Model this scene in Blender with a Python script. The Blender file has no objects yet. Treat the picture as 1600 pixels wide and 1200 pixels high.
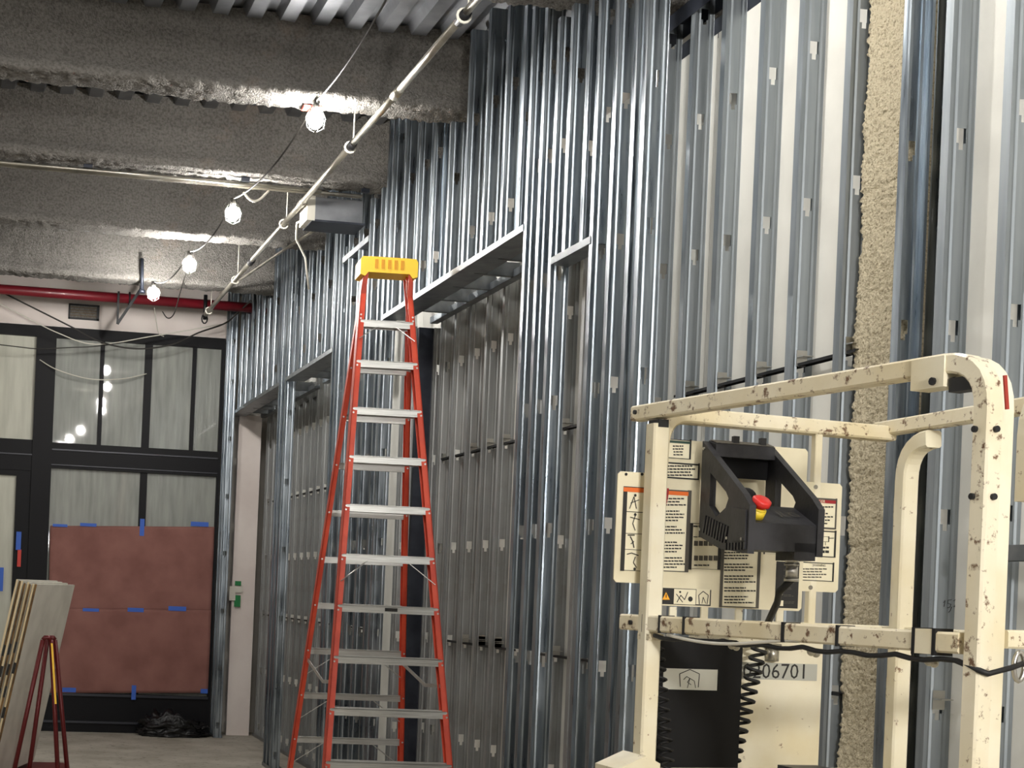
import bpy, bmesh, math, random
from mathutils import Vector, Matrix, noise
random.seed(7)
scene = bpy.context.scene
COL = scene.collection
R = math.radians

# ------------------------------------------------------------------ camera, world, exposure
F, PPX, PPY, ROLL, YAW, EYE = 2300., 365., 913.6, .042, R(9.75), 1.7
cr, sr, cy, sy = math.cos(ROLL), math.sin(ROLL), math.cos(YAW), math.sin(YAW)
cd = bpy.data.cameras.new('camera'); cam = bpy.data.objects.new('camera', cd); COL.objects.link(cam)
cd.sensor_width = 36; cd.lens = F / 1600 * 36
cd.shift_x = (800 - PPX) / 1600; cd.shift_y = (PPY - 600) / 1600
cd.clip_start = .05; cd.clip_end = 100
fw = Vector((sy, cy, 0)); rt = Vector((cy, -sy, 0)); up = Vector((0, 0, 1))
cx = rt * cr + up * sr                    # camera right axis after the small roll
cu = up * cr - rt * sr
cam.matrix_world = Matrix(((cx.x, cu.x, -fw.x, 0), (cx.y, cu.y, -fw.y, 0), (cx.z, cu.z, -fw.z, EYE), (0, 0, 0, 1)))
scene.camera = cam
w = bpy.data.worlds.new('world'); scene.world = w; w.use_nodes = True
w.node_tree.nodes['Background'].inputs[0].default_value = (.05, .06, .08, 1)
w.node_tree.nodes['Background'].inputs[1].default_value = .3
vs = scene.view_settings
vs.view_transform = 'Standard'; vs.look = 'None'; vs.gamma = 1; vs.use_curve_mapping = False
vs.exposure = 0.38
BULB_S = 620.

def ray(x, y):
    a0 = (x - PPX) / F; b0 = -(y - PPY) / F
    a = a0 * cr - b0 * sr; b = a0 * sr + b0 * cr
    return Vector((sy + a * cy, cy - a * sy, b))
def atX(x, y, X): d = ray(x, y); return Vector((0, 0, EYE)) + d * (X / d.x)
def atY(x, y, Y): d = ray(x, y); return Vector((0, 0, EYE)) + d * (Y / d.y)
def atZ(x, y, Z): d = ray(x, y); return Vector((0, 0, EYE)) + d * ((Z - EYE) / d.z)

# ------------------------------------------------------------------ materials
def lin(c):
    return tuple(((v / 255) / 12.92 if v / 255 <= .04045 else ((v / 255 + .055) / 1.055) ** 2.4) for v in c) + (1,)
MAT = {}
def mat(name, rgb, rough=.6, metal=0., rgb2=None, scale=8., mix=(.4, .65), bump=0., bscale=None, coat=0., stretch=None, spots=None, spec=.5, rough2=None, detail=6):
    m = bpy.data.materials.new(name); m.use_nodes = True; nt = m.node_tree; N = nt.nodes; L = nt.links
    b = N['Principled BSDF']
    b.inputs['Base Color'].default_value = lin(rgb); b.inputs['Roughness'].default_value = rough
    b.inputs['Metallic'].default_value = metal; b.inputs['Coat Weight'].default_value = coat
    b.inputs['Coat Roughness'].default_value = .03; b.inputs['Specular IOR Level'].default_value = spec
    tc = N.new('ShaderNodeTexCoord'); vec = tc.outputs['Object']
    if stretch:
        mp = N.new('ShaderNodeMapping'); mp.inputs['Scale'].default_value = stretch
        L.new(vec, mp.inputs['Vector']); vec = mp.outputs['Vector']
    if rgb2 is not None or bump or rough2 is not None:
        nz = N.new('ShaderNodeTexNoise'); nz.inputs['Scale'].default_value = scale; nz.inputs['Detail'].default_value = detail
        L.new(vec, nz.inputs['Vector'])
        mr = N.new('ShaderNodeMapRange'); mr.inputs[1].default_value = mix[0]; mr.inputs[2].default_value = mix[1]
        L.new(nz.outputs['Fac'], mr.inputs[0])
    col = None
    if rgb2 is not None:
        mx = N.new('ShaderNodeMix'); mx.data_type = 'RGBA'
        mx.inputs['A'].default_value = lin(rgb); mx.inputs['B'].default_value = lin(rgb2)
        L.new(mr.outputs[0], mx.inputs['Factor']); col = mx.outputs['Result']
    if spots:
        rgbs, sscale, lo, hi = spots
        n2 = N.new('ShaderNodeTexNoise'); n2.inputs['Scale'].default_value = sscale; n2.inputs['Detail'].default_value = 8; n2.inputs['Roughness'].default_value = .65
        L.new(tc.outputs['Object'], n2.inputs['Vector'])
        m2 = N.new('ShaderNodeMapRange'); m2.inputs[1].default_value = lo; m2.inputs[2].default_value = hi
        L.new(n2.outputs['Fac'], m2.inputs[0])
        mx2 = N.new('ShaderNodeMix'); mx2.data_type = 'RGBA'
        if col: L.new(col, mx2.inputs['A'])
        else: mx2.inputs['A'].default_value = lin(rgb)
        mx2.inputs['B'].default_value = lin(rgbs); L.new(m2.outputs[0], mx2.inputs['Factor']); col = mx2.outputs['Result']
    if col: L.new(col, b.inputs['Base Color'])
    if rough2 is not None:
        r2 = N.new('ShaderNodeMapRange'); r2.inputs[1].default_value = mix[0]; r2.inputs[2].default_value = mix[1]
        r2.inputs[3].default_value = rough; r2.inputs[4].default_value = rough2
        L.new(nz.outputs['Fac'], r2.inputs[0]); L.new(r2.outputs[0], b.inputs['Roughness'])
    if bump:
        bp = N.new('ShaderNodeBump'); bp.inputs['Strength'].default_value = bump; bp.inputs['Distance'].default_value = .02
        if bscale:
            n3 = N.new('ShaderNodeTexNoise'); n3.inputs['Scale'].default_value = bscale; n3.inputs['Detail'].default_value = 8
            L.new(vec, n3.inputs['Vector']); L.new(n3.outputs['Fac'], bp.inputs['Height'])
        else: L.new(nz.outputs['Fac'], bp.inputs['Height'])
        L.new(bp.outputs['Normal'], b.inputs['Normal'])
    MAT[name] = m; return m
def emit(name, rgb, s):
    m = bpy.data.materials.new(name); m.use_nodes = True; b = m.node_tree.nodes['Principled BSDF']
    b.inputs['Base Color'].default_value = lin(rgb); b.inputs['Emission Color'].default_value = lin(rgb)
    b.inputs['Emission Strength'].default_value = s; MAT[name] = m; return m

mat('galv', (126, 136, 146), .26, 1., (170, 178, 184), 6., (.35, .65), .05, None, 0, (6, 6, .35), None, .5, .42)
mat('galv_matte', (138, 145, 150), .48, .85, (158, 164, 168), 6., (.35, .65), .02, None, 0, (5, 5, .3), None, .5, .56)
mat('galv_dirty', (146, 148, 148), .48, .62, (164, 166, 166), 6., (.35, .65), .03, None, 0, (6, 6, .4), ((128, 124, 116), 2.5, .5, .75), .5, .55)
mat('galv_track', (128, 132, 136), .42, 1., (156, 160, 162), 10., (.35, .65), .05, None, 0, (1, 1, 1), None, .5, .5)
mat('dark_steel', (38, 42, 52), .45, .4, (56, 60, 70), 6.)
mat('black_steel', (26, 26, 28), .5, .3)
mat('drywall', (228, 227, 220), .85, 0, (214, 213, 206), 3., (.4, .7), .02)
mat('drywall_white', (238, 228, 222), .9, 0, (226, 214, 208), 2.)
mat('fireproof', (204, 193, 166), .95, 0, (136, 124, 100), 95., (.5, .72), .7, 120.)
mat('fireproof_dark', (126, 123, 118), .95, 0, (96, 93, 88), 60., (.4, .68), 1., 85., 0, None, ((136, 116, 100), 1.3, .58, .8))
mat('deck', (150, 152, 156), .42, .8, (120, 122, 126), 4.)
mat('concrete', (186, 180, 168), .8, 0, (160, 153, 140), 2.2, (.35, .65), .05, None, 0, None, ((112, 104, 92), 14., .56, .70))
mat('plaster', (196, 192, 184), .9, 0, (180, 176, 168), 2.)
mat('frame_black', (13, 13, 17), .55, 0, spec=.2)
mat('frame_edge', (44, 46, 54), .4, .2)
mat('film', (150, 153, 146), .55, 0, (126, 129, 124), 5., (.35, .68), .25, None, 1., (3.2, 1, .35))
mat('film_lit', (196, 196, 182), .55, 0, (176, 176, 162), 4., (.35, .68), .2, None, .6, (3, 1, .35))  # paler, yellower copy of film: light on the left panes put into the colour
mat('rosin', (144, 100, 92), .9, 0, (126, 84, 77), 3., (.35, .65), .25, 6.)
mat('blue_tape', (52, 96, 190), .6)
mat('red_tape', (200, 60, 50), .6)
mat('green', (20, 120, 62), .6)
mat('red_pipe', (122, 24, 36), .4, 0, (100, 20, 30), 5., (.4, .7), 0, None, .2)
mat('emt', (186, 182, 170), .35, .85, (150, 146, 136), 5.)
mat('rubber', (16, 16, 17), .6)
mat('cord', (40, 38, 34), .6)
mat('white_cord', (214, 210, 198), .6)
mat('bag', (14, 14, 16), .32, 0, (22, 22, 24), 6., (.4, .6), 1., 16.)
mat('orange', (212, 76, 48), .45, 0, (194, 64, 42), 6., (.4, .65), 0, None, .15)
mat('yellow', (255, 204, 50), .45)
mat('yellow_dark', (212, 146, 16), .5)
mat('alu', (206, 206, 202), .4, .75, (176, 176, 172), 12., (.4, .65), 0, None, 0, (.5, 30, 30))
mat('cream', (226, 219, 196), .5, 0, (214, 202, 168), 4., (.4, .65), .06, 30., .15, None, ((116, 84, 56), 30., .63, .68))
mat('cream_worn', (224, 215, 190), .55, 0, (212, 198, 162), 4., (.4, .65), .08, 30., .1, None, ((104, 76, 52), 34., .565, .64))
mat('rust', (150, 44, 30), .7)
mat('placard', (222, 213, 184), .5, 0, (206, 196, 166), 6., (.4, .7), 0, None, .2, None, ((130, 110, 84), 22., .68, .74))
mat('sticker', (226, 218, 190), .4)
mat('ink', (30, 29, 27), .6)
mat('ink_soft', (78, 74, 66), .6)
mat('orange_ink', (216, 104, 36), .5)
mat('red_ink', (150, 30, 34), .5)
mat('green_ink', (34, 64, 54), .5)
mat('amber_ink', (240, 170, 40), .5)
mat('silver_label', (196, 196, 186), .35, .3)
mat('grey_strip', (172, 172, 162), .5)
mat('black_plastic', (50, 50, 53), .5, 0, (40, 40, 43), 20., (.4, .6), .05, 80., spec=.35)
mat('black_box', (9, 9, 11), .6, 0, (13, 13, 15), 4., spec=.25)
mat('steel', (190, 188, 182), .3, 1.)
mat('red_button', (206, 40, 34), .4)
mat('yellow_button', (224, 196, 50), .45)
mat('gyp', (206, 202, 190), .9, 0, (190, 186, 174), 5., (.4, .7), .02)
mat('gyp_edge', (120, 92, 56), .9, 0, (70, 54, 36), 9.)
mat('gyp_edge2', (214, 196, 158), .9)
mat('cart_red', (92, 18, 20), .4, .2)
mat('marker', (36, 66, 170), .7)
mat('brown_dirt', (110, 92, 66), .9)
emit('bulb_glow', (255, 251, 245), BULB_S)

# ------------------------------------------------------------------ mesh helpers
class MB:
    def __init__(s): s.v = []; s.f = []; s.m = []
    def face(s, idx, mi=0): s.f.append(tuple(idx)); s.m.append(mi)
    def verts(s, pts): k = len(s.v); s.v.extend([tuple(p) for p in pts]); return k
    def poly(s, pts, mi=0): k = s.verts(pts); s.face(range(k, k + len(pts)), mi); return s
    def box(s, x0, x1, y0, y1, z0, z1, mi=0):
        if x0 > x1: x0, x1 = x1, x0
        if y0 > y1: y0, y1 = y1, y0
        if z0 > z1: z0, z1 = z1, z0
        return s.hexa([(x0, y0, z0), (x1, y0, z0), (x1, y1, z0), (x0, y1, z0), (x0, y0, z1), (x1, y0, z1), (x1, y1, z1), (x0, y1, z1)], mi)
    def hexa(s, p, mi=0):
        k = s.verts(p)
        for q in ((0, 3, 2, 1), (4, 5, 6, 7), (0, 1, 5, 4), (1, 2, 6, 5), (2, 3, 7, 6), (3, 0, 4, 7)): s.face([k + i for i in q], mi)
        return s
    def bar(s, a, b, wd, ht, side=None, mi=0):
        """square bar from a to b; wd along 'side', ht perpendicular"""
        a, b = Vector(a), Vector(b); d = (b - a).normalized()
        sd = Vector(side) if side is not None else (Vector((0, 0, 1)).cross(d) if abs(d.z) < .95 else Vector((1, 0, 0)))
        sd = (sd - d * sd.dot(d)).normalized(); u = d.cross(sd)
        p = []
        for e in (a, b):
            for i, j in ((-1, -1), (1, -1), (1, 1), (-1, 1)): p.append(e + sd * (i * wd / 2) + u * (j * ht / 2))
        return s.hexa([p[0], p[1], p[2], p[3], p[4], p[5], p[6], p[7]], mi)
    def channel(s, a, b, wd, ht, t, side, opening, mi=0):
        """C channel from a to b: web wd along 'side', flanges ht toward 'opening'"""
        a, b = Vector(a), Vector(b); d = (b - a).normalized()
        sd = Vector(side); sd = (sd - d * sd.dot(d)).normalized(); u = Vector(opening); u = (u - d * u.dot(d) - sd * u.dot(sd)).normalized()
        s.bar(a + u * (t / 2), b + u * (t / 2), wd, t, sd, mi)
        for i in (-1, 1):
            o = sd * (i * (wd / 2 - t / 2)) + u * (ht / 2); s.bar(a + o, b + o, t, ht, sd, mi)
        return s
    def tube(s, path, r, n=8, mi=0, cap=True, rx=None):
        pts = [Vector(p) for p in path]; k0 = len(s.v); prev = None
        for i, p in enumerate(pts):
            d = (pts[min(i + 1, len(pts) - 1)] - pts[max(i - 1, 0)]).normalized()
            if prev is None:
                sd = d.cross(Vector((0, 0, 1)));
                if sd.length < .1: sd = d.cross(Vector((0, 1, 0)))
            else: sd = prev - d * prev.dot(d)
            sd.normalize(); prev = sd; u = d.cross(sd)
            rr = r[i] if isinstance(r, (list, tuple)) else r
            for j in range(n):
                a = 2 * math.pi * j / n; s.v.append(tuple(p + sd * (math.cos(a) * rr) + u * (math.sin(a) * rr)))
        for i in range(len(pts) - 1):
            for j in range(n):
                a = k0 + i * n + j; b = k0 + i * n + (j + 1) % n; s.face((a, b, b + n, a + n), mi)
        if cap:
            s.face([k0 + j for j in range(n)][::-1], mi); e = k0 + (len(pts) - 1) * n; s.face([e + j for j in range(n)], mi)
        return s
    def sqtube(s, path, wd, mi=0, bev=.22, upv=(0, 0, 1)):
        """square hollow-section look: swept octagon-ish square"""
        pts = [Vector(p) for p in path]; k0 = len(s.v); h = wd / 2; c = h * (1 - bev)
        sec = [(c, -h), (h, -c), (h, c), (c, h), (-c, h), (-h, c), (-h, -c), (-c, -h)]; prev = None
        for i, p in enumerate(pts):
            d = (pts[min(i + 1, len(pts) - 1)] - pts[max(i - 1, 0)]).normalized()
            if prev is None:
                sd = d.cross(Vector(upv))
                if sd.length < .2: sd = d.cross(Vector((0, 1, 0)))
            else: sd = prev - d * prev.dot(d)
            sd.normalize(); prev = sd; u = d.cross(sd)
            for x, y in sec: s.v.append(tuple(p + sd * x + u * y))
        n = 8
        for i in range(len(pts) - 1):
            for j in range(n):
                a = k0 + i * n + j; b = k0 + i * n + (j + 1) % n; s.face((a, b, b + n, a + n), mi)
        s.face([k0 + j for j in range(n)][::-1], mi); e = k0 + (len(pts) - 1) * n; s.face([e + j for j in range(n)], mi)
        return s
    def ball(s, c, r, n=10, m=7, mi=0, sc=(1, 1, 1)):
        k0 = len(s.v); c = Vector(c)
        for i in range(1, m):
            t = math.pi * i / m
            for j in range(n):
                a = 2 * math.pi * j / n
                s.v.append((c.x + r * sc[0] * math.sin(t) * math.cos(a), c.y + r * sc[1] * math.sin(t) * math.sin(a), c.z + r * sc[2] * math.cos(t)))
        tp = len(s.v); s.v.append((c.x, c.y, c.z + r * sc[2])); bt = len(s.v); s.v.append((c.x, c.y, c.z - r * sc[2]))
        for i in range(m - 2):
            for j in range(n):
                a = k0 + i * n + j; b = k0 + i * n + (j + 1) % n; s.face((a, a + n, b + n, b), mi)
        for j in range(n):
            s.face((tp, k0 + j, k0 + (j + 1) % n), mi); e = k0 + (m - 2) * n; s.face((bt, e + (j + 1) % n, e + j), mi)
        return s
    def disc(s, c, nrm, r, th=.004, n=8, mi=0):
        c = Vector(c); nv = Vector(nrm).normalized(); return s.tube([c, c + nv * th], r, n, mi)
    def prism(s, poly, axis, t0, t1, mi=0):
        """poly = list of 2D points, extruded along axis ('x','y','z') from t0 to t1"""
        def P(q, t): return {'x': (t, q[0], q[1]), 'y': (q[0], t, q[1]), 'z': (q[0], q[1], t)}[axis]
        n = len(poly); k = s.verts([P(q, t0) for q in poly] + [P(q, t1) for q in poly])
        s.face(range(k, k + n), mi); s.face([k + n + i for i in range(n)][::-1], mi)
        for i in range(n): j = (i + 1) % n; s.face((k + i, k + n + i, k + n + j, k + j), mi)
        return s
    def mesh(s, name, mats, smooth=False):
        me = bpy.data.meshes.new(name); me.from_pydata(s.v, [], s.f)
        for m in (mats if isinstance(mats, (list, tuple)) else [mats]): me.materials.append(MAT[m])
        me.polygons.foreach_set('material_index', s.m)
        bm = bmesh.new(); bm.from_mesh(me); bmesh.ops.recalc_face_normals(bm, faces=bm.faces); bm.to_mesh(me); bm.free()
        if smooth: me.polygons.foreach_set('use_smooth', [True] * len(me.polygons))
        me.update(); return me
    def obj(s, name, mats, parent=None, smooth=False, label=None): return link(name, s.mesh(name, mats, smooth), parent, label)

def link(name, me, parent=None, label=None):
    o = bpy.data.objects.new(name, me); COL.objects.link(o)
    if parent is not None:
        o.parent = parent
        top = parent
        while top.parent: top = top.parent
        if not top.get('_local'): o.matrix_parent_inverse = Matrix.Translation(-Vector(WLOC.get(parent.name, (0, 0, 0))))
        WLOC[o.name] = (0, 0, 0) if not top.get('_local') else (0, 0, 0)
    if label: o['label'] = label
    return o
WLOC = {}
def tag(o, label, cat, group=None):
    o['label'] = label; o['category'] = cat
    if group: o['group'] = group
    return o
def struct(o, label=None, cat=None):
    o['kind'] = 'structure'
    if label: o['label'] = label
    if cat: o['category'] = cat
    return o
def empty(name, loc=(0, 0, 0), rz=0, local=False):
    o = bpy.data.objects.new(name, None); COL.objects.link(o); o.location = loc; o.rotation_euler.z = rz; o.empty_display_size = .1
    if local: o['_local'] = 1
    else: WLOC[o.name] = tuple(loc)
    return o
def at(o, loc, rz=0, rx=0, ry=0): o.location = loc; o.rotation_euler = (rx, ry, rz); return o
def text_mb(mb, s, org, ex, ey, size, mi, nrm_off=.0):
    """flat lettering: text mesh placed at org with axes ex (reading direction) and ey (up)"""
    cu_ = bpy.data.curves.new('t', 'FONT'); cu_.body = s; cu_.size = size; cu_.resolution_u = 2; cu_.align_x = 'CENTER'; cu_.align_y = 'CENTER'
    to = bpy.data.objects.new('t', cu_); COL.objects.link(to)
    dg = bpy.context.evaluated_depsgraph_get(); me = to.evaluated_get(dg).to_mesh()
    org, ex, ey = Vector(org), Vector(ex), Vector(ey); k = len(mb.v)
    for v in me.vertices: mb.v.append(tuple(org + ex * v.co.x + ey * v.co.y))
    for p in me.polygons: mb.face([k + i for i in p.vertices], mi)
    to.evaluated_get(dg).to_mesh_clear(); bpy.data.objects.remove(to); bpy.data.curves.remove(cu_)
def nz(p, s): return noise.noise(Vector(p) * s)

# ------------------------------------------------------------------ room shell
Y_FAR = 16.4; Z_DECK = 5.03; Z_BEAM = 4.60
floor = struct(MB().box(-6, 3.7, -7, 17.2, -.15, 0).obj('floor', 'concrete'))
struct(MB().box(-6.15, -6, -7, 17.2, 0, 5.3).obj('wall_left', 'plaster'))
struct(MB().box(-6, 3.9, -7.15, -7, 0, 5.3).obj('wall_back', 'plaster'))
# corrugated deck, ribs along the room
mb = MB(); x = -6.0; prof = []
while x < 3.9:
    prof += [(x, Z_DECK), (x + .09, Z_DECK), (x + .115, Z_DECK + .06), (x + .175, Z_DECK + .06)]; x += .2
prof = [p for p in prof if p[0] < 3.9]
k = mb.verts([(px, -7, pz) for px, pz in prof] + [(px, 17.2, pz) for px, pz in prof]); n = len(prof)
for i in range(n - 1): mb.face((k + i, k + i + 1, k + n + i + 1, k + n + i))
mb.box(-6, 3.9, -7, 17.2, Z_DECK + .07, Z_DECK + .2)
ceiling = struct(mb.obj('ceiling', 'deck'))
# sprayed beams across the room
def beam_mesh(seed):
    prof = [(-.12, Z_DECK + .05), (-.12, Z_DECK - .03), (-.112, Z_DECK - .08), (-.105, Z_DECK - .13), (-.10, Z_DECK - .2), (-.10, Z_DECK - .28),
            (-.104, Z_BEAM + .10), (-.118, Z_BEAM + .07), (-.13, Z_BEAM + .045), (-.128, Z_BEAM + .01), (-.11, Z_BEAM), (-.04, Z_BEAM), (.04, Z_BEAM), (.11, Z_BEAM), (.128, Z_BEAM + .01), (.13, Z_BEAM + .045),
            (.12, Z_BEAM + .07), (.10, Z_BEAM + .12), (.09, Z_DECK - .25), (.10, Z_DECK - .12), (.115, Z_DECK - .06), (.12, Z_DECK + .05)]
    fine = []
    for (a0, b0), (a1, b1) in zip(prof[:-1], prof[1:]):
        m_ = max(1, int(math.hypot(a1 - a0, b1 - b0) / .022)) if a0 < .12 else 1
        fine += [(a0 + (a1 - a0) * q_ / m_, b0 + (b1 - b0) * q_ / m_) for q_ in range(m_)]
    prof = fine + [prof[-1]]
    mb = MB(); n = len(prof); xs = []; x = -6.0
    while x < 3.6: xs.append(x); x += (.12 if x < -.4 else .022)
    for x in xs:
        for i, (py, pz) in enumerate(prof):
            a = nz((x, py + seed, pz), 9) * .007 + nz((x + seed, py, pz), 38) * .016 + nz((x, py, pz + seed), 2.2) * .006
            ln = math.hypot(py, .0001); dz = a * (1 if i not in (0, n - 1) else 0)
            mb.v.append((x, py + (a if py > 0 else -a), pz - (dz if pz < Z_BEAM + .05 else dz * .5)))
    for i in range(len(xs) - 1):
        for j in range(n - 1):
            a = i * n + j; mb.face((a, a + 1, a + n + 1, a + n))
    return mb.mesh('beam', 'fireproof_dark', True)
bm_a, bm_b = beam_mesh(0), beam_mesh(5)
for i, yb in enumerate((-4.6, -2.7, -.8, 1.1, 3.0, 4.9, 6.78, 8.64, 10.34, 12.27, 14.33)):
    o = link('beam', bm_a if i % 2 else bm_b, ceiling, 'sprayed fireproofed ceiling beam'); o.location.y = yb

# ------------------------------------------------------------------ stud framing (wall_right)
mb = MB(); mb.box(3.62, 3.75, -7, 17.2, 0, 5.3); mb.box(2.62, 3.62, Y_FAR + .35, Y_FAR + .5, 0, 5.3)
wall = struct(mb.obj('wall_right', 'plaster'))
WEB = .092
def plate_with_holes(bm_v, bm_f, zs0, zs1, holes, ribs=True):
    xs = [0, .012, .020, .028, .037, .055, .064, .072, .080, WEB]
    off = {.012: 0, .020: .0025, .072: .0025, .080: 0}
    zs = {zs0, zs1}
    for h in holes: zs |= {h - .052, h - .03, h + .02}
    zs = sorted(z for z in zs if zs0 <= z <= zs1); k = len(bm_v)
    for z in zs:
        for x in xs: bm_v.append((x, off.get(x, 0) if .012 < x < .08 else 0, z))
    n = len(xs)
    for i in range(len(zs) - 1):
        zc = (zs[i] + zs[i + 1]) / 2
        for j in range(n - 1):
            xc = (xs[j] + xs[j + 1]) / 2
            if any((h - .03 < zc < h + .02 and .028 < xc < .064) or (h - .052 < zc < h - .03 and .037 < xc < .055) for h in holes): continue
            a = k + i * n + j; bm_f.append((a, a + 1, a + n + 1, a + n))
SM = {}
def stud_mesh(z0, z1, holes, material, sgn=1):
    key = (round(z0, 2), round(z1, 2), tuple(round(h, 2) for h in holes), material, sgn)
    if key in SM: return SM[key]
    v, f = [], []
    plate_with_holes(v, f, z0, z1, [h for h in holes if z0 + .06 < h < z1 - .06])
    FL, LP = .041 * sgn, .010
    for x, dx in ((0, LP), (WEB, -LP)):
        k = len(v)
        v += [(x, 0, z0), (x, FL, z0), (x + dx, FL, z0), (x, 0, z1), (x, FL, z1), (x + dx, FL, z1)]
        f += [(k, k + 1, k + 4, k + 3), (k + 1, k + 2, k + 5, k + 4)]
    me = bpy.data.meshes.new('stud'); me.from_pydata(v, [], f); me.materials.append(MAT[material])
    bm = bmesh.new(); bm.from_mesh(me); bmesh.ops.remove_doubles(bm, verts=bm.verts, dist=1e-5)
    bmesh.ops.recalc_face_normals(bm, faces=bm.faces)
    bmesh.ops.solidify(bm, geom=bm.faces[:], thickness=.0011); bm.to_mesh(me); bm.free(); SM[key] = me; return me
rows = [.13, .76, 1.40, 2.03, 2.66, 3.30, 3.92, 4.40]
rows_f = [.15, .78, 1.41, 2.05, 2.68, 3.32, 3.95, 4.40]
def stud(X, Y, z0, z1, holes, material='galv', sgn=1, tilt=0):
    o = link('stud', stud_mesh(z0, z1, holes, material, sgn), wall); o.location = (X, Y, 0); o.rotation_euler.z = tilt; return o
def top_at(Y, lower=4.585):
    for yb in (4.9, 6.78, 8.64, 10.34, 12.27, 14.33):
        if abs(Y - yb) < .19: return Z_BEAM - .03
    return Z_DECK - .02
XF, XB = 2.705, 3.108
# front plane: full-height jamb studs
for Y in (5.90, 6.00, 6.20, 6.40): stud(XF, Y, 0, top_at(Y), rows_f)
for Y in (6.90, 7.08, 7.26): stud(XF, Y, 0, top_at(Y), rows_f)
for Y in (10.02, 10.16, 10.46, 10.77, 11.08, 11.38, 11.50): stud(XF, Y, 0, top_at(Y), rows_f)
for Y in (13.36, 13.50, 13.66): stud(XF, Y, 0, top_at(Y), rows_f)
for Y in (16.10, 16.30): stud(XF - .10, Y, 0, top_at(Y), rows_f)
# front plane: short studs over the openings
def shorts(ys, z0, alt):
    for i, Y in enumerate(ys):
        hz = [3.84, 4.50] if (i % 4 in alt) else [4.24, 4.86]
        stud(XF, Y, z0, top_at(Y), hz, sgn=1 if i % 5 else -1)
shorts([6.56, 6.73], 3.35, (0,))
shorts([7.42, 7.64, 7.95, 8.28, 8.61, 8.97, 9.25, 9.58, 9.89], 3.61, (1, 2, 3))
shorts([11.60 + .305 * i for i in range(6)], 3.61, (0, 2))
shorts([13.80 + .305 * i for i in range(8)], 3.61, (1, 3))
# recessed plane
for Y in (4.13, 4.43): stud(XB, Y, 0, 4.5, rows, 'galv_matte')
for Y in (5.02, 5.355, 5.66, 5.99, 6.286, 6.60): stud(XB, Y, 0, 4.47, rows, 'galv_matte')
for i, Y in enumerate((6.92, 7.42, 7.73, 8.05, 8.35, 8.66, 8.96, 9.28, 9.60, 9.91)): stud(XB, Y, 0, 3.72, rows, 'galv_dirty')
for i in range(16): stud(XB, 11.62 + .31 * i, 0, 3.72, rows, 'galv_dirty')
stud(XB + .004, 4.71, 0, 4.9, [.82, 1.45, 2.08, 2.71, 3.34, 3.97], 'galv', -1)
mb = MB().box(XB + .125, XB + .128, 4.60, 4.70, 0, 4.9).obj('corner_angle', 'galv', wall)
# board on the far side of the recessed studs, in 4 ft panels
y = 3.35
while y < 16.4:
    if 4.45 < y < 4.6: y = 5.03
    y1 = min(y + 1.215, Y_FAR + .3); zt = 4.30 if y < 6.8 else 3.85
    MB().box(XB + WEB + .002, XB + WEB + .016, y, y1 - .004, .01, zt).obj('drywall_panel', 'drywall', wall); y += 1.22
# tracks, headers, soffits
def track(name, y0, y1, x0, x1, z, legs=.045, upw=True, m='galv_track'):
    mb = MB(); t = .0016; mb.box(x0, x1, y0, y1, z, z + t)
    for xx in (x0, x1 - t): mb.box(xx, xx + t, y0, y1, z, z + (legs if upw else -legs))
    return mb.obj(name, m, wall)
for y0, y1, z in ((7.30, 10.02, 3.60), (6.42, 6.90, 3.34), (11.52, 13.34, 3.60), (13.68, 16.4, 3.60)):
    track('header_track', y0, y1, XF - .004, XF + WEB + .004, z, .036)
for y0, y1 in ((7.30, 10.02), (11.52, 13.34), (13.68, 16.4)):
    track('soffit_track', y0, y1, XB - .06, XB - .004, 3.60, .045)
    track('soffit_track', y0, y1, XF + WEB + .006, XF + WEB + .08, 3.605, .045)
    yy = y0 + .25
    while yy < y1 - .05:
        MB().channel((XF + WEB, yy, 3.645), (XB - .02, yy, 3.645), .085, .032, .0016, (0, 0, 1), (0, 1, 0)).obj('soffit_joist', 'galv_track', wall); yy += .41
track('top_track', 3.2, 6.75, XB - .004, XB + WEB + .004, 4.475, .075, False, 'dark_steel')
MB().box(XB + WEB + .003, XB + WEB + .006, 5.05, 6.75, 4.405, 4.47).obj('deflection_strap', 'dark_steel', wall)
MB().box(XB + WEB + .003, XB + WEB + .020, 5.05, 6.75, 4.28, 4.375).obj('deflection_strap', 'dark_steel', wall)
for y0, y1, xx in ((3.2, 6.7, XB), (7.3, 10.0, XB), (11.5, 16.4, XB), (5.88, 6.44, XF), (6.86, 7.32, XF), (10.0, 11.55, XF), (13.3, 13.72, XF), (16.05, 16.4, XF - .1)):
    track('floor_track', y0, y1, xx - .004, xx + WEB + .004, .001, .035)
# returns beside the openings
for Y0, ns in ((10.06, 3),):
    for i in range(ns):
        o = link('return_stud', stud_mesh(0, 3.58, rows, 'galv_dirty', 1), wall); o.location = (XF + WEB + .08 + i * .11, Y0 + (WEB if i % 2 else 0), 0)
        o.rotation_euler.z = R(0)
MB().box(2.99, 3.098, 10.08, 10.19, 0, 3.58).obj('steel_post', 'dark_steel', wall, label='dark painted steel post in the recess corner')
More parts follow.
